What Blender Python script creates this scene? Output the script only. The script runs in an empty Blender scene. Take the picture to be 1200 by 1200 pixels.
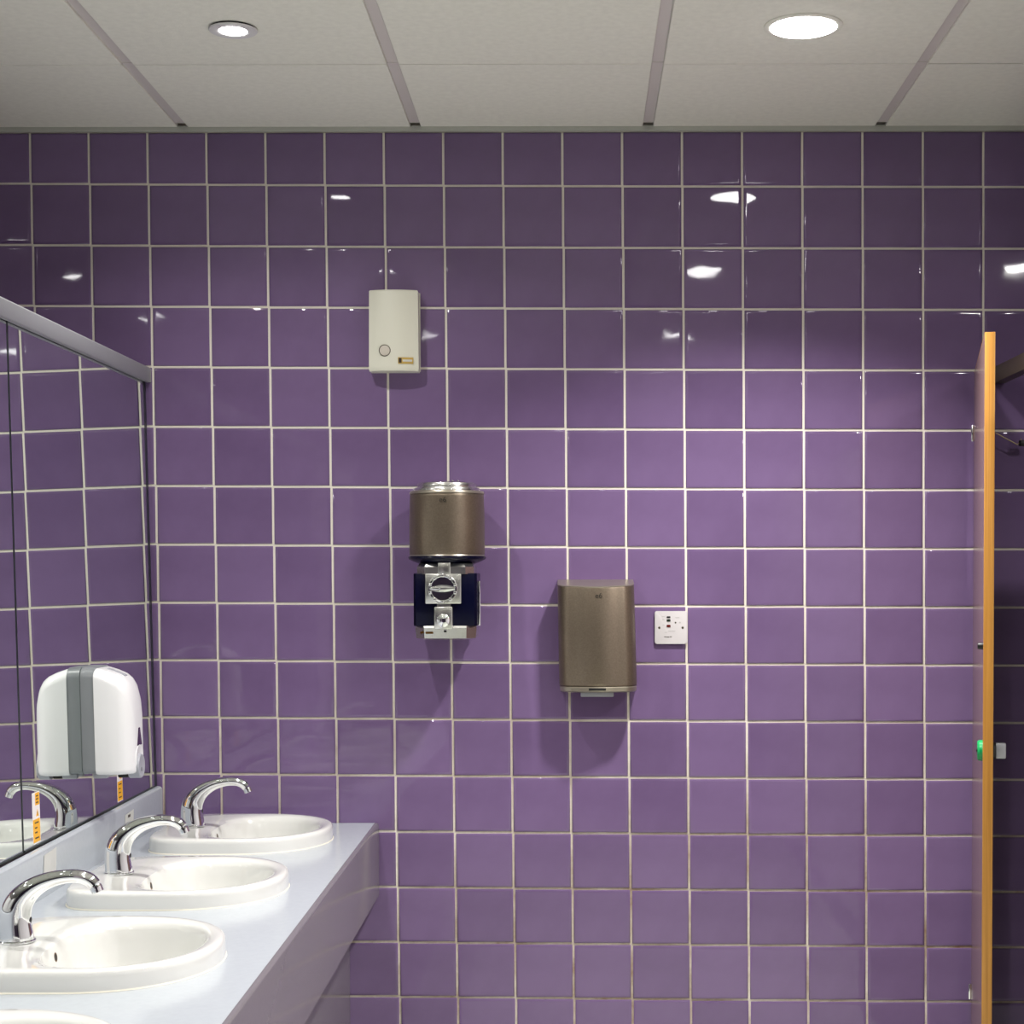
import bpy, bmesh, math, random
from mathutils import Vector, Matrix
random.seed(7)
S = bpy.context.scene
C = S.collection
R = math.radians

# ------------------------------------------------------------------ camera
F_PX, CX, CY = 1986.2, 687.365, 737.9          # focal length and principal point, 1200 px frame
ROLL, PITCH, YAW = -0.0027853, 0.0334777, -0.0044576
CAMZ = 1.5
def rx(a): return Matrix(((1,0,0),(0,math.cos(a),-math.sin(a)),(0,math.sin(a),math.cos(a))))
def ry(a): return Matrix(((math.cos(a),0,math.sin(a)),(0,1,0),(-math.sin(a),0,math.cos(a))))
def rz(a): return Matrix(((math.cos(a),-math.sin(a),0),(math.sin(a),math.cos(a),0),(0,0,1)))
W2C = rz(ROLL) @ rx(PITCH) @ ry(YAW) @ Matrix(((1,0,0),(0,0,-1),(0,1,0)))   # world to camera (x right, y down, z ahead)
cam_d = bpy.data.cameras.new('camera')
cam = bpy.data.objects.new('camera', cam_d); C.objects.link(cam)
cam_d.sensor_width = 36.0; cam_d.sensor_fit = 'HORIZONTAL'
cam_d.lens = F_PX / 1200 * 36
cam_d.shift_x = (600 - CX) / 1200; cam_d.shift_y = (CY - 600) / 1200
cam_d.clip_start = 0.05
M = (Matrix(((1,0,0),(0,-1,0),(0,0,-1))) @ W2C).transposed().to_4x4()
M.translation = (0, 0, CAMZ)
cam.matrix_world = M
S.camera = cam

# ------------------------------------------------------------------ world, exposure
w = bpy.data.worlds.new('world'); S.world = w; w.use_nodes = True
w.node_tree.nodes['Background'].inputs[0].default_value = (0.9, 0.93, 1.0, 1)
w.node_tree.nodes['Background'].inputs[1].default_value = 0.02
S.view_settings.view_transform = 'Standard'; S.view_settings.look = 'None'
S.view_settings.gamma = 1.0; S.view_settings.use_curve_mapping = False
S.view_settings.exposure = 0.08

# ------------------------------------------------------------------ lamps: power in W, beam spread
BIG_W, SMALL_W, BEAM, BEAM_S, BEAM_C = 23.0, 7.3, 115, 142, 165
CEIL = 2.644
LIGHT_COL = (1.0, 0.97, 0.93)

# ------------------------------------------------------------------ pixel -> direction helpers
def ray(px, py): return W2C.transposed() @ Vector(((px-CX)/F_PX, (py-CY)/F_PX, 1.0))
def atY(px, py, Y): d = ray(px, py); d = d * (Y/d.y); return Vector((d.x, d.y, d.z+CAMZ))
def atZ(px, py, Z): d = ray(px, py); d = d * ((Z-CAMZ)/d.z); return Vector((d.x, d.y, d.z+CAMZ))

# ------------------------------------------------------------------ materials
def srgb(r, g, b):
    f = lambda c: (c/255)/12.92 if c/255 <= .04045 else ((c/255+.055)/1.055)**2.4
    return (f(r), f(g), f(b), 1)
MAT = {}
def mat(name, col, rough=.5, metal=0., spec=.5, coat=0., emis=None, estr=0., noise=None, bump=None, aniso=0.):
    """noise=(scale, amount): mottles the colour; bump=(scale, strength)"""
    m = bpy.data.materials.new(name); m.use_nodes = True
    nt = m.node_tree; b = nt.nodes['Principled BSDF']
    b.inputs['Base Color'].default_value = col
    b.inputs['Roughness'].default_value = rough; b.inputs['Metallic'].default_value = metal
    b.inputs['Specular IOR Level'].default_value = spec
    b.inputs['Coat Weight'].default_value = coat; b.inputs['Coat Roughness'].default_value = .03
    if emis: b.inputs['Emission Color'].default_value = emis; b.inputs['Emission Strength'].default_value = estr
    tc = nt.nodes.new('ShaderNodeTexCoord')
    if noise:
        n = nt.nodes.new('ShaderNodeTexNoise'); n.inputs['Scale'].default_value = noise[0]; n.inputs['Detail'].default_value = 4
        nt.links.new(tc.outputs['Object'], n.inputs['Vector'])
        r = nt.nodes.new('ShaderNodeValToRGB')
        k = noise[1]
        r.color_ramp.elements[0].position = .3; r.color_ramp.elements[1].position = .7
        r.color_ramp.elements[0].color = tuple(c*(1-k) for c in col[:3]) + (1,)
        r.color_ramp.elements[1].color = tuple(min(1, c*(1+k)) for c in col[:3]) + (1,)
        nt.links.new(n.outputs['Fac'], r.inputs['Fac']); nt.links.new(r.outputs['Color'], b.inputs['Base Color'])
    if bump:
        n = nt.nodes.new('ShaderNodeTexNoise'); n.inputs['Scale'].default_value = bump[0]; n.inputs['Detail'].default_value = 3
        nt.links.new(tc.outputs['Object'], n.inputs['Vector'])
        bp = nt.nodes.new('ShaderNodeBump'); bp.inputs['Strength'].default_value = bump[1]; bp.inputs['Distance'].default_value = .002
        nt.links.new(n.outputs['Fac'], bp.inputs['Height']); nt.links.new(bp.outputs['Normal'], b.inputs['Normal'])
    MAT[name] = m
    return m

# glazed purple tile: small tone difference from tile to tile, faint mottling inside the glaze
def tile_material():
    m = bpy.data.materials.new('purple_tile'); m.use_nodes = True; nt = m.node_tree; b = nt.nodes['Principled BSDF']
    oi = nt.nodes.new('ShaderNodeObjectInfo'); tc = nt.nodes.new('ShaderNodeTexCoord')
    n = nt.nodes.new('ShaderNodeTexNoise'); n.inputs['Scale'].default_value = 9; n.inputs['Detail'].default_value = 5
    nt.links.new(tc.outputs['Object'], n.inputs['Vector'])
    add = nt.nodes.new('ShaderNodeMath'); add.operation = 'MULTIPLY_ADD'
    nt.links.new(oi.outputs['Random'], add.inputs[0]); add.inputs[1].default_value = .5
    nt.links.new(n.outputs['Fac'], add.inputs[2])
    r = nt.nodes.new('ShaderNodeValToRGB')
    r.color_ramp.elements[0].position = .35; r.color_ramp.elements[1].position = 1.15 if False else 1.0
    r.color_ramp.elements[0].color = TILE_A; r.color_ramp.elements[1].color = TILE_B
    nt.links.new(add.outputs[0], r.inputs['Fac']); nt.links.new(r.outputs['Color'], b.inputs['Base Color'])
    b.inputs['Roughness'].default_value = .03; b.inputs['Specular IOR Level'].default_value = .5
    n2 = nt.nodes.new('ShaderNodeTexNoise'); n2.inputs['Scale'].default_value = 14; n2.inputs['Detail'].default_value = 1
    nt.links.new(tc.outputs['Object'], n2.inputs['Vector'])
    bp = nt.nodes.new('ShaderNodeBump'); bp.inputs['Strength'].default_value = .06; bp.inputs['Distance'].default_value = .004
    nt.links.new(n2.outputs['Fac'], bp.inputs['Height']); nt.links.new(bp.outputs['Normal'], b.inputs['Normal'])
    MAT['purple_tile'] = m
TILE_A, TILE_B = srgb(107, 86, 124), srgb(121, 99, 139)
tile_material()

# grout: pale, with brown staining that grows towards the floor in blotches
def grout_material():
    m = bpy.data.materials.new('grout'); m.use_nodes = True; nt = m.node_tree; b = nt.nodes['Principled BSDF']
    g = nt.nodes.new('ShaderNodeNewGeometry'); sp = nt.nodes.new('ShaderNodeSeparateXYZ'); nt.links.new(g.outputs['Position'], sp.inputs[0])
    mr = nt.nodes.new('ShaderNodeMapRange'); mr.inputs['From Min'].default_value = 1.75; mr.inputs['From Max'].default_value = .6
    nt.links.new(sp.outputs['Z'], mr.inputs['Value'])
    n = nt.nodes.new('ShaderNodeTexNoise'); n.inputs['Scale'].default_value = 3.2; n.inputs['Detail'].default_value = 8; n.inputs['Roughness'].default_value = .7
    nt.links.new(g.outputs['Position'], n.inputs['Vector'])
    mu = nt.nodes.new('ShaderNodeMath'); mu.operation = 'MULTIPLY'
    r0 = nt.nodes.new('ShaderNodeValToRGB'); r0.color_ramp.elements[0].position = .3; r0.color_ramp.elements[1].position = .66
    nt.links.new(n.outputs['Fac'], r0.inputs['Fac'])
    nt.links.new(mr.outputs[0], mu.inputs[0]); nt.links.new(r0.outputs['Color'], mu.inputs[1])
    mx = nt.nodes.new('ShaderNodeMix'); mx.data_type = 'RGBA'
    nt.links.new(mu.outputs[0], mx.inputs['Factor'])
    mx.inputs['A'].default_value = srgb(236, 230, 218); mx.inputs['B'].default_value = srgb(128, 96, 66)
    nt.links.new(mx.outputs['Result'], b.inputs['Base Color']); b.inputs['Roughness'].default_value = .8
    MAT['grout'] = m
grout_material()

mat('ceiling_panel', srgb(240, 239, 230), .9, noise=(60, .035), bump=(220, .25))
mat('ceiling_bar', srgb(216, 209, 208), .5)
mat('void', srgb(18, 18, 20), .9)
mat('wall_angle', srgb(190, 192, 184), .5)
mat('floor_vinyl', srgb(198, 203, 190), .35, noise=(30, .08))
mat('paint_mauve', srgb(176, 164, 176), .6)
mat('paint_dark', srgb(84, 68, 98), .5)
mat('paint_purple', srgb(112, 88, 134), .25)
mat('mirror', (.80, .85, .82, 1), .0, metal=1)
mat('mirror_edge', srgb(34, 44, 42), .3)
mat('aluminium', srgb(168, 170, 174), .4, metal=.4)
mat('chrome', (.86, .87, .88, 1), .05, metal=1)
mat('chrome_cast', (.72, .72, .69, 1), .24, metal=1, bump=(60, .12))
mat('laminate_grey', srgb(178, 184, 191), .18, noise=(90, .02))
mat('laminate_shaded', srgb(116, 111, 116), .16, noise=(90, .02))  # laminate for apron and kneehole panel, darkened: their weaker light is in the colour
mat('porcelain', srgb(220, 220, 217), .07, coat=.4)
mat('sealant', srgb(226, 222, 208), .6)
mat('rubber_dark', srgb(12, 12, 14), .45)
mat('brass_dark', srgb(120, 84, 40), .35, metal=1)
mat('plastic_white', srgb(238, 238, 240), .22)
mat('plastic_grey', srgb(128, 132, 136), .35)
mat('plastic_grey_light', srgb(168, 170, 178), .35)
mat('window_dark', srgb(60, 36, 70), .12)
mat('plastic_cream', srgb(226, 225, 210), .4)
mat('plastic_plate', srgb(202, 198, 200), .25)
mat('laminate_pale', srgb(206, 202, 206), .2)
mat('button_cream', srgb(204, 196, 184), .45)
mat('gold_label', srgb(196, 164, 84), .35)
mat('print_dark', srgb(58, 44, 28), .5)
mat('print_grey', srgb(176, 174, 174), .5)
mat('bronze_grey', srgb(122, 110, 96), .34, metal=.75, noise=(260, .12))
mat('bronze_edge', srgb(164, 156, 142), .3, metal=.75)
mat('logo_dark', srgb(46, 42, 36), .4)
mat('navy', srgb(7, 8, 32), .2, spec=.2)
mat('black', srgb(10, 10, 12), .4)
mat('red_lamp', srgb(90, 8, 10), .2)
mat('green_dark', srgb(22, 34, 24), .2)
mat('screw', srgb(90, 84, 70), .35, metal=.7)
mat('sticker_yellow', srgb(244, 178, 12), .4)
mat('sticker_white', srgb(238, 232, 232), .4)
mat('sticker_faded', srgb(206, 206, 202), .6)
mat('door_face', srgb(128, 102, 98), .2)
mat('indicator_green', srgb(8, 150, 82), .3)
mat('rail_bronze', srgb(110, 96, 84), .4, metal=.5)
mat('wire', srgb(150, 132, 104), .4, metal=.6)
mat('lens', (1, 1, 1, 1), .4, emis=(1, .985, .97, 1), estr=24)
mat('ring_white', srgb(222, 220, 222), .3)
def wood_material():
    m = bpy.data.materials.new('wood_edge'); m.use_nodes = True; nt = m.node_tree; b = nt.nodes['Principled BSDF']
    tc = nt.nodes.new('ShaderNodeTexCoord'); mp = nt.nodes.new('ShaderNodeMapping'); mp.inputs['Scale'].default_value = (420, 420, 3)
    nt.links.new(tc.outputs['Object'], mp.inputs['Vector'])
    n = nt.nodes.new('ShaderNodeTexNoise'); n.inputs['Scale'].default_value = 1; n.inputs['Detail'].default_value = 4
    nt.links.new(mp.outputs[0], n.inputs['Vector'])
    r = nt.nodes.new('ShaderNodeValToRGB'); r.color_ramp.elements[0].position = .3; r.color_ramp.elements[1].position = .7
    r.color_ramp.elements[0].color = srgb(160, 108, 38); r.color_ramp.elements[1].color = srgb(190, 137, 60)
    nt.links.new(n.outputs['Fac'], r.inputs['Fac']); nt.links.new(r.outputs['Color'], b.inputs['Base Color'])
    b.inputs['Roughness'].default_value = .4
    MAT['wood_edge'] = m
wood_material()

# ------------------------------------------------------------------ object helpers
def finish(bm, name, m, parent=None, loc=None, smooth=True, angle=35):
    bmesh.ops.recalc_face_normals(bm, faces=bm.faces)
    me = bpy.data.meshes.new(name); bm.to_mesh(me); bm.free()
    me.materials.append(MAT[m])
    if smooth:
        me.shade_smooth(); me.set_sharp_from_angle(angle=R(angle))
    o = bpy.data.objects.new(name, me); C.objects.link(o)
    if parent: o.parent = parent
    if loc: o.location = loc
    return o
def tag(o, label, cat, group=None, kind=None):
    o['label'] = label; o['category'] = cat
    if group: o['group'] = group
    if kind: o['kind'] = kind
    return o
def struct(o, label, cat): return tag(o, label, cat, kind='structure')
def empty(name, loc, rot=0, label=None, cat=None, group=None):
    o = bpy.data.objects.new(name, None); C.objects.link(o); o.location = loc; o.rotation_euler = (0, 0, rot)
    o.empty_display_size = .05
    if label: tag(o, label, cat, group)
    return o
def box(bm, x0, x1, y0, y1, z0, z1, bev=0, seg=2):
    r = bmesh.ops.create_cube(bm, size=1)
    for v in r['verts']:
        v.co = Vector((x0+(v.co.x+.5)*(x1-x0), y0+(v.co.y+.5)*(y1-y0), z0+(v.co.z+.5)*(z1-z0)))
    if bev:
        es = list({e for v in r['verts'] for e in v.link_edges})
        bmesh.ops.bevel(bm, geom=es, offset=bev, segments=seg, affect='EDGES', profile=.5)
def boxo(name, dims, m, parent=None, bev=0, loc=None, seg=2):
    bm = bmesh.new(); box(bm, *dims, bev, seg); return finish(bm, name, m, parent, loc)
def loops(bm, rings, cap0=True, cap1=True, closed=True):
    vs = [[bm.verts.new(p) for p in r] for r in rings]
    n = len(vs[0])
    for a, b in zip(vs, vs[1:]):
        for i in range(n if closed else n-1):
            bm.faces.new((a[i], a[(i+1) % n], b[(i+1) % n], b[i]))
    if cap0: bm.faces.new(vs[0][::-1])
    if cap1: bm.faces.new(vs[-1])
def lathe(bm, prof, seg=40, axis='z', center=(0,0,0), caps=True):
    rings = []
    for r, h in prof:
        ring = []
        for i in range(seg):
            a = 2*math.pi*i/seg; c, s = r*math.cos(a), r*math.sin(a)
            p = {'z': (c, s, h), 'y': (c, -h, s), 'x': (h, c, s)}[axis]     # axis y: h points towards the room (-Y)
            ring.append(Vector(p) + Vector(center))
        rings.append(ring)
    loops(bm, rings, caps, caps)
def rrect(w, h, r, n=5, cx=0, cy=0):
    pts = []
    for (sx, sy, a0) in ((1,1,0), (-1,1,90), (-1,-1,180), (1,-1,270)):
        for k in range(n+1):
            a = R(a0 + 90*k/n)
            pts.append((cx + sx*(w/2-r) + r*math.cos(a), cy + sy*(h/2-r) + r*math.sin(a)))
    return pts
def prism(bm, pts, axis, a, b, bev=0, seg=2):
    """polygon pts extruded along axis from a to b; pts are (x,z) for y, (x,y) for z, (y,z) for x"""
    f = {'y': lambda p, t: (p[0], t, p[1]), 'z': lambda p, t: (p[0], p[1], t), 'x': lambda p, t: (t, p[0], p[1])}[axis]
    n0 = set(bm.edges)
    va = [bm.verts.new(f(p, a)) for p in pts]; vb = [bm.verts.new(f(p, b)) for p in pts]
    n = len(pts); rim = []
    for i in range(n): bm.faces.new((va[i], va[(i+1) % n], vb[(i+1) % n], vb[i]))
    fa = bm.faces.new(va[::-1]); fb = bm.faces.new(vb)
    if bev: bmesh.ops.bevel(bm, geom=list(fa.edges)+list(fb.edges), offset=bev, segments=seg, affect='EDGES', profile=.5)
def sweep(bm, path, radii, seg=20, up=Vector((0,1,0)), caps=True):
    """tube along a planar path; radii = (across, in plane) per point"""
    P = [Vector(p) for p in path]; rings = []
    for i, p in enumerate(P):
        t = (P[min(i+1, len(P)-1)] - P[max(i-1, 0)]).normalized()
        nrm = up.cross(t).normalized()
        a, b = radii[i] if isinstance(radii[i], tuple) else (radii[i], radii[i])
        rings.append([p + up*(a*math.cos(2*math.pi*k/seg)) + nrm*(b*math.sin(2*math.pi*k/seg)) for k in range(seg)])
    loops(bm, rings, caps, caps)
def smooth_path(keys, n=6):
    """Catmull-Rom through rows of numbers"""
    out = []
    K = [keys[0]] + list(keys) + [keys[-1]]
    for i in range(1, len(K)-2):
        for k in range(n):
            t = k/n; row = []
            for a, b, c, d in zip(K[i-1], K[i], K[i+1], K[i+2]):
                row.append(.5*((2*b)+(-a+c)*t+(2*a-5*b+4*c-d)*t*t+(-a+3*b-3*c+d)*t**3))
            out.append(row)
    out.append(list(keys[-1])); return out
def copy_tree(o, parent=None):
    c = o.copy(); C.objects.link(c); c.parent = parent
    for ch in list(o.children): copy_tree(ch, c)
    return c
def text_mesh(name, body, size, m, parent, loc, rot, extrude=.0003):
    cu = bpy.data.curves.new(name, 'FONT'); cu.body = body; cu.size = size; cu.extrude = extrude
    cu.align_x = 'CENTER'; cu.align_y = 'CENTER'
    t = bpy.data.objects.new(name, cu); C.objects.link(t)
    bpy.context.view_layer.update()
    me = bpy.data.meshes.new_from_object(t.evaluated_get(bpy.context.evaluated_depsgraph_get()))
    bpy.data.objects.remove(t); bpy.data.curves.remove(cu)
    me.name = name; me.materials.clear(); me.materials.append(MAT[m])
    o = bpy.data.objects.new(name, me); C.objects.link(o); o.parent = parent; o.location = loc; o.rotation_euler = rot
    return o

# ================================================================== THE ROOM
YW = 4.4                       # face of the tiled end wall
XL, XR, YF = -3.4, 2.6, -2.5
wall_back = struct(boxo('wall_back', (XL, XR, YW+.0022, YW+.15, 0, CEIL+.1), 'grout'), 'end wall clad in square glazed purple tiles with pale grout', 'wall')
floor = struct(boxo('floor', (XL, XR, YF, YW+.002, -.1, 0), 'floor_vinyl'), 'pale grey floor of the washroom', 'floor')
struct(boxo('wall_front', (XL, XR, YF-.1, YF, 0, CEIL+.1), 'paint_dark'), 'plain painted wall opposite the tiled end wall', 'wall')
struct(boxo('wall_right', (XR, XR+.1, YF-.1, YW+.15, 0, CEIL+.1), 'paint_purple'), 'purple wall behind the cubicles', 'wall')
struct(boxo('wall_left', (XL-.1, XL, YF-.1, YW+.15, 0, CEIL+.1), 'paint_purple'), 'purple wall beyond the mirror partition', 'wall')

# --- tile grid: row lines r and column lines c measured on the wall, in metres
def gx(r, c):
    r_ = max(-2, min(16, r)); c_ = max(-2, min(18, c))
    v = -1.405875 + .150251*c_ + .002188*r_ - .000082*c_*r_ + .000185*c_*c_ + .000013*r_*r_
    return v + (c-c_)*.153
def gz(r, c):
    r_ = max(-2, min(16, r)); c_ = max(-2, min(18, c))
    v = 1.004036 - .001123*c_ - .157059*r_ - .000096*c_*r_ + .000022*c_*c_ + .000523*r_*r_
    return v - (r-r_)*.1415 + CAMZ
GROUT = .0062; TOP = CEIL - .012
def tile_bm(bm, cx, cz, w, h, y=YW):
    """one tile with a cushioned edge: face, soft shoulder, side"""
    rings = []
    for ins, d in ((0, .004), (0, -.0010+.0012), (.0014, -.0006), (.0056, -.00125), (.0078, -.00125)):
        a, b = w/2-ins, h/2-ins
        rings.append([Vector((cx+sx*a, y+d, cz+sz*b)) for sx, sz in ((-1,-1), (1,-1), (1,1), (-1,1))])
    loops(bm, rings, False, True)
bm = bmesh.new(); tile_bm(bm, 0, 0, .147, .147, 0)
bmesh.ops.recalc_face_normals(bm, faces=bm.faces)
tile_me = bpy.data.meshes.new('tile'); bm.to_mesh(tile_me); bm.free(); tile_me.materials.append(MAT['purple_tile'])
if all(p.normal.y > -.5 for p in tile_me.polygons): tile_me.flip_normals()
tile_me.shade_smooth(); tile_me.set_sharp_from_angle(angle=R(62))
def cell(r, c):
    x0 = (gx(r, c)+gx(r+1, c))/2; x1 = (gx(r, c+1)+gx(r+1, c+1))/2
    z1 = (gz(r, c)+gz(r, c+1))/2; z0 = (gz(r+1, c)+gz(r+1, c+1))/2
    z1 = min(z1 - GROUT/2, TOP); z0 = max(z0 + GROUT/2, .004)
    x0 = max(x0 + GROUT/2, XL+.002); x1 = min(x1 - GROUT/2, XR-.002)
    return x0, x1, z0, z1
rest = bmesh.new()
for r in range(-1, 23):
    for c in range(-14, 27):
        x0, x1, z0, z1 = cell(r, c)
        if x1-x0 < .01 or z1-z0 < .01: continue
        shown = -1 <= c <= 16 and r <= 14 and not (r >= 12 and c <= 4)
        if shown:
            o = bpy.data.objects.new('tile', tile_me); C.objects.link(o); o.parent = wall_back
            o.location = ((x0+x1)/2, YW + random.uniform(-.0003, .0003), (z0+z1)/2)
            o.scale = ((x1-x0)/.147, 1, (z1-z0)/.147)
            o.rotation_euler = (R(random.gauss(0, .10)), 0, R(random.gauss(0, .10)))
        else: tile_bm(rest, (x0+x1)/2, (z0+z1)/2, x1-x0, z1-z0)
rt = finish(rest, 'tile_field', 'purple_tile', wall_back, angle=62); rt['kind'] = 'stuff'

# --- suspended ceiling: panels hang a little below the bars between them
ceiling = struct(boxo('ceiling', (XL, XR, YF, YW+.002, CEIL+.05, CEIL+.1), 'void'), 'suspended ceiling of off-white mineral panels with grey bars', 'ceiling')
PX, PY = .5962, .6
bars = [-1.0115 + PX*i for i in range(-4, 7)]
BARW = .027
ys = [YW-.013, 3.857] + [3.857-PY*i for i in range(1, 12)]
xs = [XL] + [b for b in bars if XL < b < XR] + [XR]
pm = {}
def panel(x0, x1, y0, y1):
    k = (round(x1-x0, 4), round(y1-y0, 4))
    if k not in pm:
        bm = bmesh.new(); box(bm, -k[0]/2, k[0]/2, -k[1]/2, k[1]/2, 0, .02, .0012, 1)
        bmesh.ops.recalc_face_normals(bm, faces=bm.faces)
        pm[k] = bpy.data.meshes.new('ceiling_panel'); bm.to_mesh(pm[k]); bm.free(); pm[k].materials.append(MAT['ceiling_panel'])
    o = bpy.data.objects.new('ceiling_panel', pm[k]); C.objects.link(o); o.parent = ceiling
    o.location = ((x0+x1)/2, (y0+y1)/2, CEIL + random.uniform(0, .0008))
for i in range(len(xs)-1):
    a = xs[i] + (BARW/2 if i else .002); b = xs[i+1] - (BARW/2 if i < len(xs)-2 else .002)
    if b-a < .02: continue
    for j in range(len(ys)-1):
        y1, y0 = ys[j], max(ys[j+1], YF+.002)
        if y1-y0 < .03: continue
        panel(a, b, y0+(.0032 if ys[j+1] > YF else 0), y1-(.0032 if j else 0))
for bx in xs[1:-1]:
    for j in range(len(ys)-1):
        y1, y0 = ys[j], max(ys[j+1], YF+.002)
        if y1-y0 < .03: continue
        dz = .0045 if j == 0 else .0065          # the piece at the wall sits a touch lower: a step at the joint
        boxo('ceiling_bar', (bx-BARW/2+.0006, bx+BARW/2-.0006, y0, y1-(.022 if j == 0 else 0), CEIL+dz, CEIL+.03), 'ceiling_bar', ceiling)
struct(boxo('trim_1', (XL, XR, YW-.011, YW-.0022, CEIL-.010, CEIL+.004), 'wall_angle'), 'pale metal angle between tiled wall and ceiling', 'trim')

# --- low partition that carries the mirrors; the room goes on behind it
MX0, MX1 = -1.0985, -1.1165        # mirror face at its foot and at its head: it leans back slightly
MZ0, MZ1 = .950, 2.005
PYN = .35
struct(boxo('wall_partition', (-1.285, -1.127, PYN, YW-.003, 0, 2.012), 'paint_mauve'), 'part-height partition carrying the mirrors', 'wall')

# ================================================================== MIRRORS
def mirror_face(z): return MX0 + (MX1-MX0)*(z-MZ0)/(MZ1-MZ0)
def make_mirror(y0, y1, label):
    root = empty('mirror', (0, (y0+y1)/2, MZ0), 0, label, 'mirror', 'mirror panels on the partition')
    h = (y1-y0)/2; H = MZ1-MZ0
    bm = bmesh.new()
    prism(bm, [(MX0, 0), (MX1, H), (MX1-.006, H), (MX0-.006, 0)], 'y', -h, h)
    finish(bm, 'mirror_glass', 'mirror', root, smooth=False)
    for s in (-1, 1):
        bm = bmesh.new()
        prism(bm, [(MX0+.0004, 0), (MX1+.0004, H), (MX1-.007, H), (MX0-.007, 0)], 'y', s*h-.0026 if s > 0 else s*h-.0004, s*h+.0004 if s > 0 else s*h+.0026)
        finish(bm, 'mirror_edge', 'mirror_edge', root, smooth=False)
    bm = bmesh.new(); prism(bm, [(MX0+.0016, 0), (MX0+.0016, .0035), (MX0-.006, .0035), (MX0-.006, 0)], 'y', -h+.003, h-.003)
    finish(bm, 'bottom_seal', 'mirror_edge', root, smooth=False)
    return root
make_mirror(3.337, YW-.0245, 'mirror panel in the corner with the tiled wall, soap dispenser fixed to it')
make_mirror(1.62, 3.3335, 'mirror panel further from the tiled wall, beside the dark upright joint')
bm = bmesh.new(); prism(bm, [(MX0-.0005, MZ0), (MX1-.0005, MZ1), (MX1-.008, MZ1), (MX0-.008, MZ0)], 'y', YW-.0235, YW-.0012)
tag(finish(bm, 'mirror_end_strip', 'mirror_edge', smooth=False), 'dark upright sealing strip between mirror and tiled wall', 'strip')
bm = bmesh.new()
prism(bm, [(-1.1035, 1.994), (-1.1015, 1.997), (-1.1015, 2.028), (-1.105, 2.032), (-1.30, 2.032), (-1.30, 2.0), (-1.288, 2.0), (-1.288, 2.0135), (-1.126, 2.0135), (-1.126, 2.0075), (-1.1135, 2.0075), (-1.1135, 1.994)], 'y', PYN-.01, YW-.0035)
tag(finish(bm, 'capping_rail', 'aluminium'), 'grey aluminium capping rail along the top of the mirrors', 'rail')

# ================================================================== VANITY COUNTER
ZC = .851
def xf(y): return -.523 + .0081*(YW-y)
def xb(y): return -1.0845 + .0085*(YW-y)*.95
CY0, CY1 = 1.62, YW-.0035
BY = [2.17, 2.822, 3.468, 4.117]              # basin centres
BX = [-.806, -.806, -.809, -.811]
def d_out(th, s=1.0):
    a, b = .207, .2165
    c, sn = math.cos(th), math.sin(th); p = 2.15 if c > 0 else 5.2
    r = (abs(c/a)**p + abs(sn/b)**p) ** (-1/p)
    return (r*c*s, r*sn*s)
def d_bowl(th, s=1.0):
    u0 = .036; c, sn = math.cos(th), math.sin(th)
    a, p = (.138, 2.15) if c > 0 else (.112, 2.7)
    r = (abs(c/a)**p + abs(sn/.172)**p) ** (-1/p)
    return (u0 + r*c*s, r*sn*s)
counter = empty('vanity_counter', (-.8, 3.0, 0), 0, 'blue-grey laminate vanity counter with deep apron under the basins', 'counter')
off = Vector((-.8, 3.0, 0))
bm = bmesh.new()
outer = [(xb(CY0)-.02, CY0), (xf(CY0)-.010, CY0), (xf(CY1)-.010, CY1), (xb(CY1)-.02, CY1)]
edges = []
def ring_edges(pts):
    vs = [bm.verts.new(Vector((x, y, ZC)) - off) for x, y in pts]
    return [bm.edges.new((vs[i], vs[(i+1) % len(vs)])) for i in range(len(vs))]
edges += ring_edges(outer)
for x, y in zip(BX, BY):
    edges += ring_edges([(x+p[0], y+p[1]) for p in (d_out(2*math.pi*k/48, .94) for k in range(48))])
bmesh.ops.triangle_fill(bm, use_beauty=True, edges=edges, normal=(0, 0, 1))
g = bmesh.ops.extrude_face_region(bm, geom=list(bm.faces))
for v in g['geom']:
    if isinstance(v, bmesh.types.BMVert): v.co.z -= .022
finish(bm, 'worktop', 'laminate_grey', counter, smooth=False)
# apron with rounded nose, slightly out of parallel with the mirrors like the worktop edge
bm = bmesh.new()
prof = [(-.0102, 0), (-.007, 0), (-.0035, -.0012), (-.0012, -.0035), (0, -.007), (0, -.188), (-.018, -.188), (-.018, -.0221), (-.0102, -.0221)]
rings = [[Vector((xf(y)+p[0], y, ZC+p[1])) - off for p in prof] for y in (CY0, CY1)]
loops(bm, rings); finish(bm, 'apron', 'laminate_shaded', counter, angle=25)
bm = bmesh.new()
prof = [(0, .0002), (0, .088), (-.0015, .0935), (-.005, .0972), (-.010, .0985), (-.0132, .0985), (-.0185, .0935), (-.0195, .0002)]
rings = [[Vector((xb(y)+p[0], y, ZC+p[1])) - off for p in prof] for y in (CY0, CY1)]
loops(bm, rings); finish(bm, 'backsplash', 'laminate_grey', counter, angle=25)
# kneehole panel under the counter, set back from the apron
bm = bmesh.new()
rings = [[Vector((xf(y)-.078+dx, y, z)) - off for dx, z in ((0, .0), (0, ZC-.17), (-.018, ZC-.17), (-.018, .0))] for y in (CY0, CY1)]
loops(bm, rings); finish(bm, 'under_panel', 'laminate_shaded', counter, smooth=False)

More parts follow.
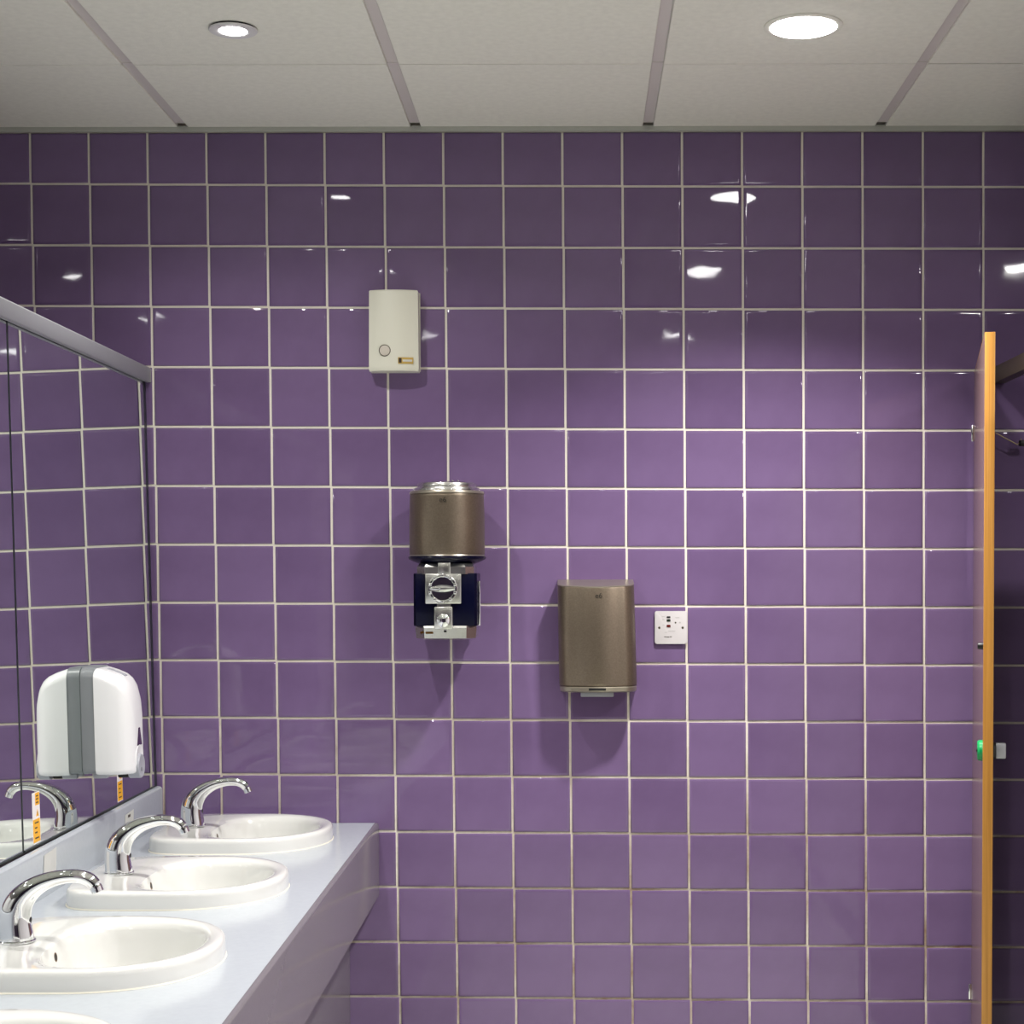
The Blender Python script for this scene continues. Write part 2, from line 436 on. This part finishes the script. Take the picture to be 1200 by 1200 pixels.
# ================================================================== BASINS
N = 72
def make_basin(i, label):
    root = empty('basin', (BX[i], BY[i], ZC), 0, label, 'basin', 'oval basins set in the counter')
    T = [2*math.pi*k/N for k in range(N)]
    rings = []
    for s, z in ((.955, -.02), (.985, .0003), (1.0, .0012), (1.0, .024), (.995, .030), (.984, .0335), (.966, .0355)):
        rings.append([Vector((*d_out(t, s), z)) for t in T])
    # rim deck: blends from the outline to the bowl opening
    for k, z in ((.35, .0352), (.7, .0340), (.9, .0322)):
        rings.append([Vector((d_out(t, .966)[0]*(1-k)+d_bowl(t, 1.02)[0]*k, d_out(t, .966)[1]*(1-k)+d_bowl(t, 1.02)[1]*k, z)) for t in T])
    for s, z in ((1.0, .0285), (.975, .018), (.95, .0), (.91, -.03), (.84, -.062), (.72, -.09), (.52, -.108), (.28, -.116), (.13, -.118)):
        rings.append([Vector((*d_bowl(t, s), z)) for t in T])
    bm = bmesh.new(); loops(bm, rings, False, True)
    body = finish(bm, 'bowl', 'porcelain', root, angle=60)
    bm = bmesh.new()
    loops(bm, [[Vector((*d_out(t, s), z)) for t in T] for s, z in ((.99, .0002), (1.009, .0002), (1.002, .0024), (.99, .0024))], False, False)
    finish(bm, 'sealant', 'sealant', root)
    bm = bmesh.new(); lathe(bm, [(.0235, 0), (.0235, .0025), (.019, .004), (.014, .0015)], 24, center=(.036, 0, -.1183)); finish(bm, 'drain', 'chrome', root)
    bm = bmesh.new(); lathe(bm, [(.0078, -.004), (.0078, .0006), (.0064, .0010), (.0055, .0006)], 20, 'x', (-.0722, 0, .0085))
    for v in bm.verts: v.co.x -= .16*(v.co.z-.0085)
    ov = finish(bm, 'overflow', 'brass_dark', root)
    bm = bmesh.new(); lathe(bm, [(.0055, -.001), (.0055, .0007)], 16, 'x', (-.0722, 0, .0085))
    for v in bm.verts: v.co.x -= .16*(v.co.z-.0085)
    finish(bm, 'overflow_hole', 'black', ov)
    return root
make_basin(3, 'white oval basin closest to the tiled wall, under the tap against the corner')
make_basin(2, 'white oval basin second from the tiled wall')
make_basin(1, 'white oval basin third from the tiled wall')
make_basin(0, 'white oval basin fourth from the tiled wall, farthest along the counter')

# ================================================================== TAPS
def make_tap():
    root = empty('tap', (0, 0, 0))
    keys = [  # x, z, half width across, half width in plane
        (.000, .000, .0260, .0290), (-.0005, .010, .0255, .0282), (-.002, .028, .0240, .0268), (-.001, .047, .0225, .0258),
        (.006, .066, .0205, .0232), (.022, .0845, .0185, .0188), (.047, .0995, .0165, .0146), (.077, .1078, .0150, .0120),
        (.103, .1090, .0142, .0112), (.121, .1040, .0138, .0114), (.1315, .0945, .0128, .0110)]
    sp = smooth_path(keys, 5)
    bm = bmesh.new(); sweep(bm, [(k[0], 0, k[1]) for k in sp], [(k[2], k[3]) for k in sp], 28); finish(bm, 'spout', 'chrome', root, angle=50)
    bm = bmesh.new(); lathe(bm, [(.0305, 0), (.0305, .0022), (.029, .0035), (.026, .0038)], 32); finish(bm, 'base_ring', 'chrome', root)
    bm = bmesh.new(); lathe(bm, [(.0098, 0), (.0103, -.003), (.0103, -.012), (.0085, -.0125), (.0075, -.009)], 24, center=(0, 0, 0))
    bmesh.ops.rotate(bm, verts=bm.verts, cent=(0,0,0), matrix=Matrix.Rotation(R(-22), 3, 'Y'))
    bmesh.ops.translate(bm, verts=bm.verts, vec=(.132, 0, .0935)); finish(bm, 'aerator', 'chrome', root)
    bm = bmesh.new(); lathe(bm, [(.0062, -.004), (.0062, .0012), (.004, .0022)], 20, 'x', (.0225, 0, .036)); finish(bm, 'sensor_eye', 'rubber_dark', root)
    return root
tap0 = make_tap()
TL = ['chrome curved tap on the basin closest to the tiled wall', 'chrome curved tap on the second basin from the tiled wall', 'chrome curved tap on the third basin from the tiled wall', 'chrome curved tap on the fourth basin from the tiled wall']
for k, i in enumerate((3, 2, 1, 0)):
    t = tap0 if k == 0 else copy_tree(tap0)
    t.location = (-.943 - (.004 if i == 2 else 0), BY[i]+.002, ZC+.0353)
    tag(t, TL[k], 'tap', 'chrome taps along the counter')

# ================================================================== SOAP DISPENSER on the mirror
DY0, DY1 = 3.745, 3.885
zc0 = 1.055
sd = empty('soap_dispenser', (mirror_face(zc0+.12)+.0012, (DY0+DY1)/2, zc0), 0, 'white and grey soap dispenser fixed to the mirror', 'dispenser')
sd.rotation_euler = (0, math.atan2(MX1-MX0, MZ1-MZ0), 0)
hw = (DY1-DY0)/2
def ringyz(x, pts): return [Vector((x, y, z)) for y, z in pts]
def disp_outline(w, zb, zt, r_top, r_bot=.012, n=8):
    """front view of the dispenser: flat foot, shoulders rounded"""
    pts = []; r_top = min(r_top, w*.92)
    for k in range(n+1): a = R(90*k/n); pts.append((w-r_top+r_top*math.cos(a), zt-r_top*.8+r_top*.8*math.sin(a)))
    for k in range(n+1): a = R(90+90*k/n); pts.append((-w+r_top+r_top*math.cos(a), zt-r_top*.8+r_top*.8*math.sin(a)))
    for k in range(4): a = R(180+90*k/3); pts.append((-w+r_bot+r_bot*math.cos(a), zb+r_bot+r_bot*math.sin(a)))
    for k in range(4): a = R(270+90*k/3); pts.append((w-r_bot+r_bot*math.cos(a), zb+r_bot+r_bot*math.sin(a)))
    return pts
bm = bmesh.new()
loops(bm, [ringyz(x, disp_outline(w_, zb, zt, r)) for x, w_, zb, zt, r in (
    (0, hw-.002, .004, .237, .03), (.002, hw, .002, .2395, .03), (.030, hw, .002, .2385, .03), (.036, hw-.004, .006, .234, .03))])
back = finish(bm, 'back_housing', 'plastic_grey', sd, angle=40)
bm = bmesh.new()
prof = [(.0305, .000, .2360, .030), (.034, -.001, .2355, .030), (.058, -.002, .2280, .032), (.078, -.002, .2195, .036), (.090, -.002, .2110, .040), (.098, -.002, .2010, .044), (.1050, -.002, .180, .046), (.1090, .0, .150, .046), (.1105, .004, .125, .040)]
rings = []
for k, (x, zb, zt, r) in enumerate(prof):
    rings.append(ringyz(x, disp_outline(hw+.0015 - (0, 0, .001, .004, .009, .015, .024, .034, .044)[k], zb, zt, r, .012)))
loops(bm, rings); finish(bm, 'cover', 'plastic_white', sd, angle=50)
# lower front of the cover swells forward to the push disc
bm = bmesh.new()
lathe(bm, [(.034, .085), (.034, .103), (.032, .110), (.029, .1120), (.0265, .1110)], 36, 'x', (0, -.004, .030))
finish(bm, 'disc_collar', 'plastic_white', sd)
bm = bmesh.new()
lathe(bm, [(.0275, .090), (.0275, .1135), (.0255, .1160), (.012, .1150), (.006, .1140)], 36, 'x', (0, -.004, .012))
pb = finish(bm, 'push_disc', 'plastic_grey_light', sd)
bm = bmesh.new(); lathe(bm, [(.005, .113), (.005, .1156)], 16, 'x', (0, -.004, .004)); finish(bm, 'disc_dimple', 'plastic_grey', pb)
bm = bmesh.new(); prism(bm, [(-.020, .058), (.020, .058), (.006, .098), (-.006, .098)], 'x', .100, .1116, .001); finish(bm, 'level_window', 'window_dark', sd)
bm = bmesh.new(); box(bm, .045, .085, -.012, .012, .2255, .2335, .002)
for v in bm.verts: v.co.z += -(v.co.x-.045)*.40
finish(bm, 'lock_slot', 'plastic_grey_light', sd)
for y in (-.045, .0, .045): boxo('foot', (.018, .052, y-.008, y+.008, -.010, .004), 'plastic_grey_light', sd, .004)
boxo('nozzle', (.062, .086, -.010, .010, -.014, .002), 'black', sd, .003)

# ================================================================== STICKERS
def sticker(y0, y1, z0, z1, label, tilt=0):
    xm = mirror_face((z0+z1)/2)
    root = empty('sticker', (xm+.0006, (y0+y1)/2, z0), 0, label, 'sticker', 'warning stickers at the foot of the mirrors')
    root.rotation_euler = (tilt, math.atan2(MX1-MX0, MZ1-MZ0), 0)
    w_, h = y1-y0, z1-z0
    boxo('backing', (0, .0004, -w_/2, w_/2, 0, h), 'sticker_white', root)
    lo = boxo('lower_panel', (.0004, .0007, -w_/2+.002, w_/2-.002, .002, h*.47), 'sticker_yellow', root)
    up = boxo('upper_panel', (.0004, .0007, -w_/2+w_*.40, w_/2-.002, h*.74, h-.002), 'sticker_yellow', root)
    for z in (.10, .21, .30, .40): boxo('text_line', (.0007, .0009, -w_*.24, w_*.26 if z in (.1, .4) else w_*.08, h*z-.0014, h*z+.0014), 'print_dark', lo)
    for z in (.79, .86, .92): boxo('text_line', (.0007, .0009, -w_*.02, w_*.30, h*z-.0012, h*z+.0012), 'print_dark', up)
    bm = bmesh.new(); prism(bm, [(-w_*.02, h*.52), (w_*.34, h*.52), (w_*.16, h*.66)], 'x', .0004, .0007); tri = finish(bm, 'warning_triangle', 'sticker_yellow', root, smooth=False)
    boxo('warning_mark', (.0007, .0009, w_*.13, w_*.19, h*.54, h*.61), 'print_dark', tri)
sticker(3.397, 3.444, .957, 1.060, 'yellow and white warning sticker on the mirror beside the dark upright joint')
sticker(4.021, 4.068, .957, 1.060, 'yellow and white warning sticker on the mirror under the soap dispenser')
def faded(y0, y1, z0, z1, label, marks):
    x = xb((y0+y1)/2)
    root = empty('label_patch', (x+.0008, (y0+y1)/2, z0), math.atan(.0081), label, 'sticker', 'faded paper labels on the backsplash')
    bm = bmesh.new(); prism(bm, [(-(y1-y0)/2, .004), (-(y1-y0)*.2, 0), ((y1-y0)*.1, .006), ((y1-y0)/2-.008, .001), ((y1-y0)/2-.002, (z1-z0)*.5), ((y1-y0)/2, z1-z0), ((y1-y0)*.15, z1-z0-.002), (-(y1-y0)/2+.006, z1-z0-.004), (-(y1-y0)/2+.002, (z1-z0)*.5)], 'x', 0, .0003)
    finish(bm, 'paper', 'sticker_faded', root, smooth=False)
    if marks: boxo('text_line', (.0003, .0005, -.012, .010, (z1-z0)*.70, (z1-z0)*.84), 'print_dark', root)
faded(4.014, 4.098, .885, .931, 'small faded paper label on the backsplash with a dark printed line', True)
faded(3.386, 3.474, .872, .940, 'large scraped paper label on the backsplash without print', False)

# ================================================================== AIR FRESHENER
af = empty('air_freshener', (-.4715, YW-.0012, 2.018), 0, 'cream plastic air freshener box high on the tiled wall', 'air freshener')
def bowed(w, d, bow, n=10):
    """plan of a box whose front bows out towards the room (y negative)"""
    pts = [(-w/2, 0)]
    for k in range(n+1):
        t = -1 + 2*k/n; pts.append((t*w/2, -(d + bow*(1-t*t))))
    pts.append((w/2, 0)); return pts
bm = bmesh.new()
H = .205
rings = []
for z, k in ((-.001, .93), (.004, .985), (.012, 1.0), (H-.01, .975), (H-.003, .96), (H, .91)):
    wk = .1275*(1.0 - .022*(z/H))
    rings.append([Vector((x*(1 if k > .95 else .975), y*k, z)) for x, y in bowed(wk, .043, .014)])
loops(bm, rings)
bod = finish(bm, 'case', 'plastic_cream', af, angle=28)
boxo('back_plate', (-.065, .065, -.006, 0, .002, H-.001), 'plastic_cream', af, .002)
bm = bmesh.new(); lathe(bm, [(.0150, .048), (.0150, .0568), (.0138, .0574), (.0130, .0568)], 30, 'y', (-.0215, 0, .050)); finish(bm, 'button_rim', 'screw', af)
bm = bmesh.new(); lathe(bm, [(.0130, .048), (.0130, .0570), (.010, .0576)], 30, 'y', (-.0215, 0, .050)); finish(bm, 'button', 'button_cream', af)
lb = boxo('maker_plate', (-.0195, .0195, -.0012, .003, -.008, .008), 'gold_label', af, .0005)
lb.location = (.0315, -.0541, .0245); lb.rotation_euler = (0, 0, R(12.4))
boxo('plate_text', (-.008, .0165, -.0015, -.0011, -.0028, .0024), 'sticker_faded', lb)
boxo('plate_mark', (-.018, -.0105, -.0015, -.0011, -.006, .006), 'print_dark', lb)

# ================================================================== WALL VENDING MACHINE (bronze canister on navy coin mechanism)
vm = empty('vending_machine', (-.333, YW-.0012, 1.334), 0, 'bronze canister coin vending machine with navy body and chrome dial', 'vending machine')
CYV = -.102
bm = bmesh.new()
lathe(bm, [(.084, .207), (.090, .2085), (.0935, .2115), (.0952, .217), (.0952, .300), (.0940, .335), (.0935, .358), (.0925, .366), (.088, .371)], 56, center=(0, CYV, 0)); can = finish(bm, 'canister', 'bronze_grey', vm)
bm = bmesh.new(); lathe(bm, [(.0945, .3655), (.0945, .3685), (.092, .3725), (.086, .3732)], 56, center=(0, CYV, 0)); finish(bm, 'canister_lip', 'bronze_edge', vm)
bm = bmesh.new(); lathe(bm, [(.0835, .371), (.0835, .377), (.0815, .3805), (.0755, .3822), (.0755, .3895), (.0735, .3925), (.066, .3950), (.040, .3968), (.012, .3975)], 56, center=(0, CYV, 0)); lid = finish(bm, 'lid', 'chrome_cast', vm)
for x in (.018, .032): 
    bm = bmesh.new(); lathe(bm, [(.004, .3945), (.004, .3990), (.0025, .4005)], 14, center=(x, CYV-.045, -.002)); finish(bm, 'lid_rivet', 'chrome', lid)
bm = bmesh.new(); lathe(bm, [(.070, .190), (.086, .196), (.0965, .2015), (.0985, .205), (.0975, .2085), (.092, .210)], 56, center=(0, CYV, 0)); finish(bm, 'flange', 'navy', vm)
bm = bmesh.new(); lathe(bm, [(.0905, .2062), (.0938, .2075), (.0950, .2100), (.0938, .2125), (.0905, .2125)], 56, center=(0, CYV, 0)); finish(bm, 'flange_ring', 'bronze_edge', vm)
def oct_(w, d, ch): # chamfered plan, centred on the machine axis
    a, b = w/2, d/2
    return [(a-ch, CYV-b), (a, CYV-b+ch), (a, CYV+b-ch), (a-ch, CYV+b), (-a+ch, CYV+b), (-a, CYV+b-ch), (-a, CYV-b+ch), (-a+ch, CYV-b)]
bm = bmesh.new(); prism(bm, oct_(.158, .150, .006), 'z', .0345, .166, .002); finish(bm, 'body', 'navy', vm)
bm = bmesh.new()
loops(bm, [[Vector((x, y, z)) for x, y in oct_(w_, d_, .02)] for z, w_, d_ in ((.164, .142, .160), (.182, .142, .160), (.190, .132, .150), (.1925, .120, .140))]); finish(bm, 'top_collar', 'chrome_cast', vm, angle=20)
boxo('collar_tab', (-.017, .014, CYV-.083, CYV-.06, .160, .1925), 'chrome_cast', vm, .002)
bm = bmesh.new()
loops(bm, [[Vector((x, y, z)) for x, y in oct_(w_, d_, ch)] for z, w_, d_, ch in ((.000, .120, .120, .02), (.004, .148, .150, .022), (.030, .154, .158, .024), (.0352, .150, .154, .022))]); base = finish(bm, 'base', 'chrome_cast', vm, angle=20)
boxo('base_screw', (-.0035, .0035, CYV-.0800, CYV-.074, .019, .0245), 'black', base, .0015)
boxo('base_text', (-.049, -.030, CYV-.0792, CYV-.075, .0155, .0205), 'brass_dark', base)
boxo('base_text', (-.062, -.057, CYV-.0785, CYV-.070, .0160, .0210), 'brass_dark', base)
boxo('coin_plate', (-.049, .041, CYV-.086, CYV-.07, .090, .165), 'chrome_cast', vm, .003)
dc = (-.005, CYV-.084, .128)
bm = bmesh.new(); lathe(bm, [(.0365, 0), (.0365, .006), (.034, .010), (.0305, .0105), (.029, .006), (.008, .006)], 48, 'y', dc); dial = finish(bm, 'dial', 'chrome', vm)
bm = bmesh.new()
sweep(bm, smooth_path([(-.031, 0), (-.015, .001), (0, .0015), (.015, .001), (.031, 0)], 4) and [(x, CYV-.098, .128) for x in [-.036+.0062*k for k in range(11)]], [(.0035+.0055*math.sin(math.pi*k/10), .0065) for k in range(11)], 16, Vector((0, 0, 1))); finish(bm, 'dial_handle', 'chrome', dial)
for k in range(10):
    a = R(36*k+18); boxo('dial_stud', (-.005+.0325*math.cos(a)-.004, -.005+.0325*math.cos(a)+.004, CYV-.097, CYV-.090, .128+.0325*math.sin(a)-.004, .128+.0325*math.sin(a)+.004), 'chrome', dial, .002)
ch = boxo('chute', (-.0265, .0195, CYV-.092, CYV-.07, .027, .0835), 'chrome_cast', vm, .003)
boxo('chute_neck', (-.020, .014, CYV-.080, CYV-.07, .080, .093), 'chrome_cast', vm)
bm = bmesh.new(); lathe(bm, [(.0165, 0), (.0165, .004), (.012, .0075), (.004, .0085)], 28, 'y', (-.0035, CYV-.0915, .049)); finish(bm, 'chute_boss', 'chrome', ch)
boxo('side_lock', (.0795, .0855, CYV-.035, CYV-.015, .034, .147), 'chrome', vm, .002)
boxo('wall_bracket', (-.045, .045, CYV+.060, -.0002, .02, .19), 'navy', vm, .002)
text_mesh('maker_mark', 'e6', .019, 'logo_dark', can, (-.003, CYV-.0956, .348), (R(90), 0, 0))

# ================================================================== HAND DRYER / bronze dispenser
hd = empty('hand_dryer', (.046, YW-.0012, 1.200), 0, 'bronze-grey hand dryer with bowed cover on the tiled wall', 'hand dryer')
def bowplan(w, d, r, bow, n=6, m=12):
    """plan with a bowed front and rounded front corners"""
    pts = [(-w/2, 0)]
    for k in range(n+1):
        a = R(180+90*k/n); pts.append((-w/2+r+r*math.cos(a), -d+r+r*math.sin(a)))
    for k in range(1, m):
        t = -1+2*k/m; pts.append((t*(w/2-r), -d-bow*(1-t*t)))
    for k in range(n+1):
        a = R(270+90*k/n); pts.append((w/2-r+r*math.cos(a), -d+r+r*math.sin(a)))
    pts.append((w/2, 0)); return pts
HH = .282
bm = bmesh.new()
def shear(z): return -.006*(z/HH-.5)
def tz(z, y): return z - .0165*(-y/.114)            # the top slopes down towards the room
rings = []
for z, k, d, top in ((.011, .985, .100, 0), (.014, 1.0, .1035, 0), (.020, 1.0, .1045, 0), (HH-.006, .985, .1045, 1), (HH-.0015, .980, .103, 1)):
    rings.append([Vector((x+shear(z), y, tz(z, y) if top else z)) for x, y in bowplan(.199*k, d, .042, .012)])
loops(bm, rings); cov = finish(bm, 'cover', 'bronze_grey', hd, angle=40)
bm = bmesh.new()
rings = [[Vector((x+shear(HH), y, tz(z, y))) for x, y in bowplan(.199*k, d, .042, .012)] for z, k, d in ((HH-.003, .982, .1035), (HH-.0008, .986, .1050), (HH+.0006, .978, .1025), (HH+.0008, .95, .097))]
loops(bm, rings); finish(bm, 'top_plate', 'bronze_edge', hd, angle=40)
bm = bmesh.new()
rings = [[Vector((x+shear(0), y, z)) for x, y in bowplan(.199*k, d, .042, .012)] for z, k, d in ((-.004, .955, .092), (-.001, .985, .101), (.009, .992, .1035), (.0115, .985, .101))]
loops(bm, rings); bot = finish(bm, 'bottom_trim', 'bronze_edge', hd, angle=40)
boxo('air_slot', (-.022, .022, -.1172, -.09, .002, .0075), 'black', bot, .001)
boxo('outlet_bar', (-.042, .042, -.084, -.05, -.016, -.0035), 'plastic_grey_light', hd, .002)
text_mesh('maker_mark', 'e6', .019, 'logo_dark', cov, (.004, -.1168, HH-.040), (R(90), 0, 0))

# ================================================================== SWITCH PLATE
sw = empty('switch_plate', (.2387, YW-.0012, 1.3580), 0, 'white square switch plate with red and black indicators', 'switch plate')
bm = bmesh.new(); prism(bm, rrect(.084, .085, .005), 'y', -.009, 0, .0018); finish(bm, 'plate', 'plastic_plate', sw, angle=30)
for x, z, m, w_ in ((-.0065, .0270, 'black', .010), (-.0065, .0185, 'green_dark', .010), (-.0065, .0040, 'red_lamp', .0105)):
    bm = bmesh.new(); prism(bm, rrect(w_, .0062 if m != 'black' else .0042, .0019, 4, x, z), 'y', -.0105, -.0085, .0005); finish(bm, 'indicator', m, sw)
for x in (-.0305, .0300):
    bm = bmesh.new(); lathe(bm, [(.0030, .0085), (.0030, .0096), (.0020, .0100)], 16, 'y', (x, 0, -.0005)); s_ = finish(bm, 'screw', 'screw', sw)
for x0, x1, z, m in ((-.024, -.016, .0285, 'print_grey'), (-.023, -.017, .0205, 'print_grey'), (-.022, -.017, .0065, 'print_grey'), (.011, .022, .0255, 'print_grey'), (-.008, .011, -.0095, 'print_grey'), (-.017, -.010, -.0125, 'print_grey'), (-.018, -.0125, -.0240, 'screw'), (-.0115, -.005, -.0245, 'screw'), (-.004, .002, -.0240, 'screw')):
    boxo('print_line', (x0, x1, -.0093, -.0088, z-.0009, z+.0009), m, sw)
for x, z, m in ((.0115, .0125, 'screw'), (.0230, .0130, 'print_grey')):
    bm = bmesh.new(); lathe(bm, [(.0022, .0088), (.0022, .0094)], 12, 'y', (x, 0, z)); finish(bm, 'print_dot', m, sw)

# ================================================================== CUBICLES
struct(boxo('wall_cubicle', (1.068, 1.086, -1.2, 3.49, .15, 1.984), 'laminate_pale'), 'laminate front of the cubicles further along', 'partition')
struct(boxo('wall_divider', (1.087, XR-.002, 3.47, 3.488, .15, 1.984), 'laminate_pale'), 'laminate divider between the cubicles', 'partition')
struct(boxo('trim_2', (1.030, 1.062, YW-.030, YW-.0022, .15, 1.984), 'rail_bronze', bev=.002), 'upright wall channel behind the cubicle door', 'trim')
# head rail over the cubicle fronts
bm = bmesh.new()
loops(bm, [[Vector((x+dx, y, z)) for x, z in ((0, 1.987), (.0, 2.0275), (.003, 2.0285), (.030, 2.0285), (.030, 1.987))] for y, dx in ((YW-.003, 1.072), (-1.2, 1.080))])
tag(finish(bm, 'head_rail', 'rail_bronze', angle=30), 'dark bronze head rail running over the cubicle fronts to the tiled wall', 'rail')

# door: hinged near the tiled wall, standing ajar into the room
PN, PF = Vector((.8715, 3.600)), Vector((1.020, 4.335))
dv = PF-PN; L = dv.length; ang = math.atan2(dv.y, dv.x)
door = empty('cubicle_door', (PN.x, PN.y, .15), ang, 'cubicle door with orange wooden edge standing ajar', 'door')
TH = .0215; DH = 1.857                       # local x runs from lock edge to hinge; local y+ is the washroom side
boxo('leaf', (.006, L-.002, -TH/2+.0001, TH/2-.0001, 0, DH-.001), 'door_face', door)
lip = boxo('edge_lipping', (0, .0062, -TH/2, TH/2, 0, DH), 'wood_edge', door, .0008)
boxo('top_lipping', (.0062, L-.002, -TH/2, TH/2, DH-.0012, DH+.0004), 'wood_edge', door)
def dz(px, py): return atY(px, py, 3.63).z - .15
zl = dz(1151, 880)
bm = bmesh.new(); lathe(bm, [(.0225, 0), (.0225, .007), (.020, .0105), (.010, .011)], 32, 'y', (0, 0, 0))
bmesh.ops.scale(bm, vec=(1, -1, 1), verts=bm.verts); bmesh.ops.translate(bm, verts=bm.verts, vec=(.040, TH/2-.0002, zl))
ind = finish(bm, 'lock_indicator', 'indicator_green', door)
boxo('coin_slot', (.026, .054, TH/2+.0095, TH/2+.0125, zl-.0022, zl+.0022), 'black', ind)
bm = bmesh.new(); lathe(bm, [(.0185, 0), (.0185, .005), (.017, .0075), (.010, .008)], 32, 'y', (.040, -TH/2+.0002, zl)); ro = finish(bm, 'lock_rose', 'black', door)
boxo('thumb_turn', (.032, .048, -TH/2-.0285, -TH/2-.005, zl-.017, zl+.017), 'aluminium', door, .0035)
zb = dz(1150, 757)
bm = bmesh.new(); lathe(bm, [(.0075, 0), (.0075, .008), (.006, .0115), (.003, .0118)], 20, 'y', (0, 0, 0))
bmesh.ops.scale(bm, vec=(1, -1, 1), verts=bm.verts); bmesh.ops.translate(bm, verts=bm.verts, vec=(.028, TH/2-.0002, zb)); finish(bm, 'door_buffer', 'rubber_dark', door)
for py in (508, 1162):
    z = atY(1143, py, 4.33).z - .15
    bm = bmesh.new(); lathe(bm, [(.0038, -.020), (.0046, -.018), (.0046, .018), (.0038, .020)], 18, 'z', (L-.005, TH/2+.0030, z)); finish(bm, 'hinge', 'chrome', door)

# wire hook inside the cubicle
hk = empty('coat_hook', (1.062, YW-.0012, 1.853), 0, 'thin wire hook with black tip on the tiled wall inside the cubicle', 'hook')
boxo('hook_plate', (-.012, .012, -.004, 0, -.014, .018), 'wire', hk, .0015)
bm = bmesh.new()
pts = [(0, -.004, .006), (0, -.030, .006), (.006, -.050, .0025), (.033, -.050, -.0125), (.062, -.050, -.0275), (.066, -.050, -.0245), (.072, -.050, -.0125)]
for a, b in zip(pts, pts[1:]):
    d = Vector(b)-Vector(a); u = d.orthogonal().normalized(); sweep(bm, [a, b], [.0016, .0016], 10, u)
finish(bm, 'hook_arm', 'wire', hk)
boxo('hook_tip', (.0665, .092, -.058, -.042, -.0320, -.0165), 'rubber_dark', hk, .003)

# ================================================================== DOWNLIGHTS
def area(parent, z, r, W, beam):
    ld = bpy.data.lights.new('lamp', 'AREA'); ld.shape = 'DISK'; ld.size = 2*r; ld.energy = W; ld.color = LIGHT_COL; ld.spread = R(beam)
    lo = bpy.data.objects.new('lamp', ld); C.objects.link(lo); lo.parent = parent; lo.location = (0, 0, z)
def big_light(x, y, label, grp, k=1.0, beam=BEAM):
    root = empty('downlight', (x, y, CEIL), 0, label, 'light', grp)
    bm = bmesh.new(); lathe(bm, [(.068, 0), (.082, 0), (.082, -.0022), (.078, -.0035), (.0705, -.0042), (.0695, -.002)], 56, caps=False); finish(bm, 'bezel', 'ceiling_panel', root)
    bm = bmesh.new(); lathe(bm, [(.0695, -.0005), (.0695, -.0045), (.066, -.0066), (.050, -.0085), (.025, -.0097), (.004, -.010)], 56); finish(bm, 'diffuser', 'lens', root)
    area(root, -.0115, .064, BIG_W*k, beam)
def small_light(x, y, label, grp):
    root = empty('spotlight', (x, y, CEIL), 0, label, 'light', grp)
    bm = bmesh.new(); lathe(bm, [(.046, .0002), (.046, -.0045)], 40); finish(bm, 'shadow_gap', 'void', root)  # dark band added: shade in the gap above the bezel, put into colour
    bm = bmesh.new(); lathe(bm, [(.028, -.004), (.0500, -.0038), (.0510, -.0052), (.0490, -.0075), (.0330, -.0082), (.0295, -.0068)], 44, caps=False); finish(bm, 'bezel', 'ring_white', root)
    bm = bmesh.new(); lathe(bm, [(.0295, -.0040), (.0295, -.0070), (.020, -.0092), (.004, -.010)], 36); finish(bm, 'lamp_lens', 'lens', root)
    area(root, -.0115, .026, SMALL_W, BEAM_S)
G1, G2, G3 = 'large round downlights above the washroom floor', 'small ringed spotlights above the basins', 'spotlights beyond the mirror partition'
big_light(.4735, 3.587, 'large round frosted downlight in the ceiling above the hand dryer', G1)
big_light(.4735, 2.357, 'large round downlight second from the tiled wall', G1, .65)
big_light(.4735, .557, 'large round downlight third from the tiled wall', G1, .65)
big_light(1.67, 2.357, 'large round downlight above the cubicles', G1, 1.0, BEAM_C)
small_light(-.7215, 3.597, 'small ringed spotlight in the ceiling above the basins', G2)
small_light(-.7215, 2.357, 'small ringed spotlight second from the tiled wall', G2)
small_light(-.7215, .557, 'small ringed spotlight third from the tiled wall', G2)
for y, n in ((2.957, 'first'), (2.357, 'second'), (1.157, 'third')): small_light(-1.91, y, n + ' small spotlight from the tiled wall beyond the mirror partition', G3)
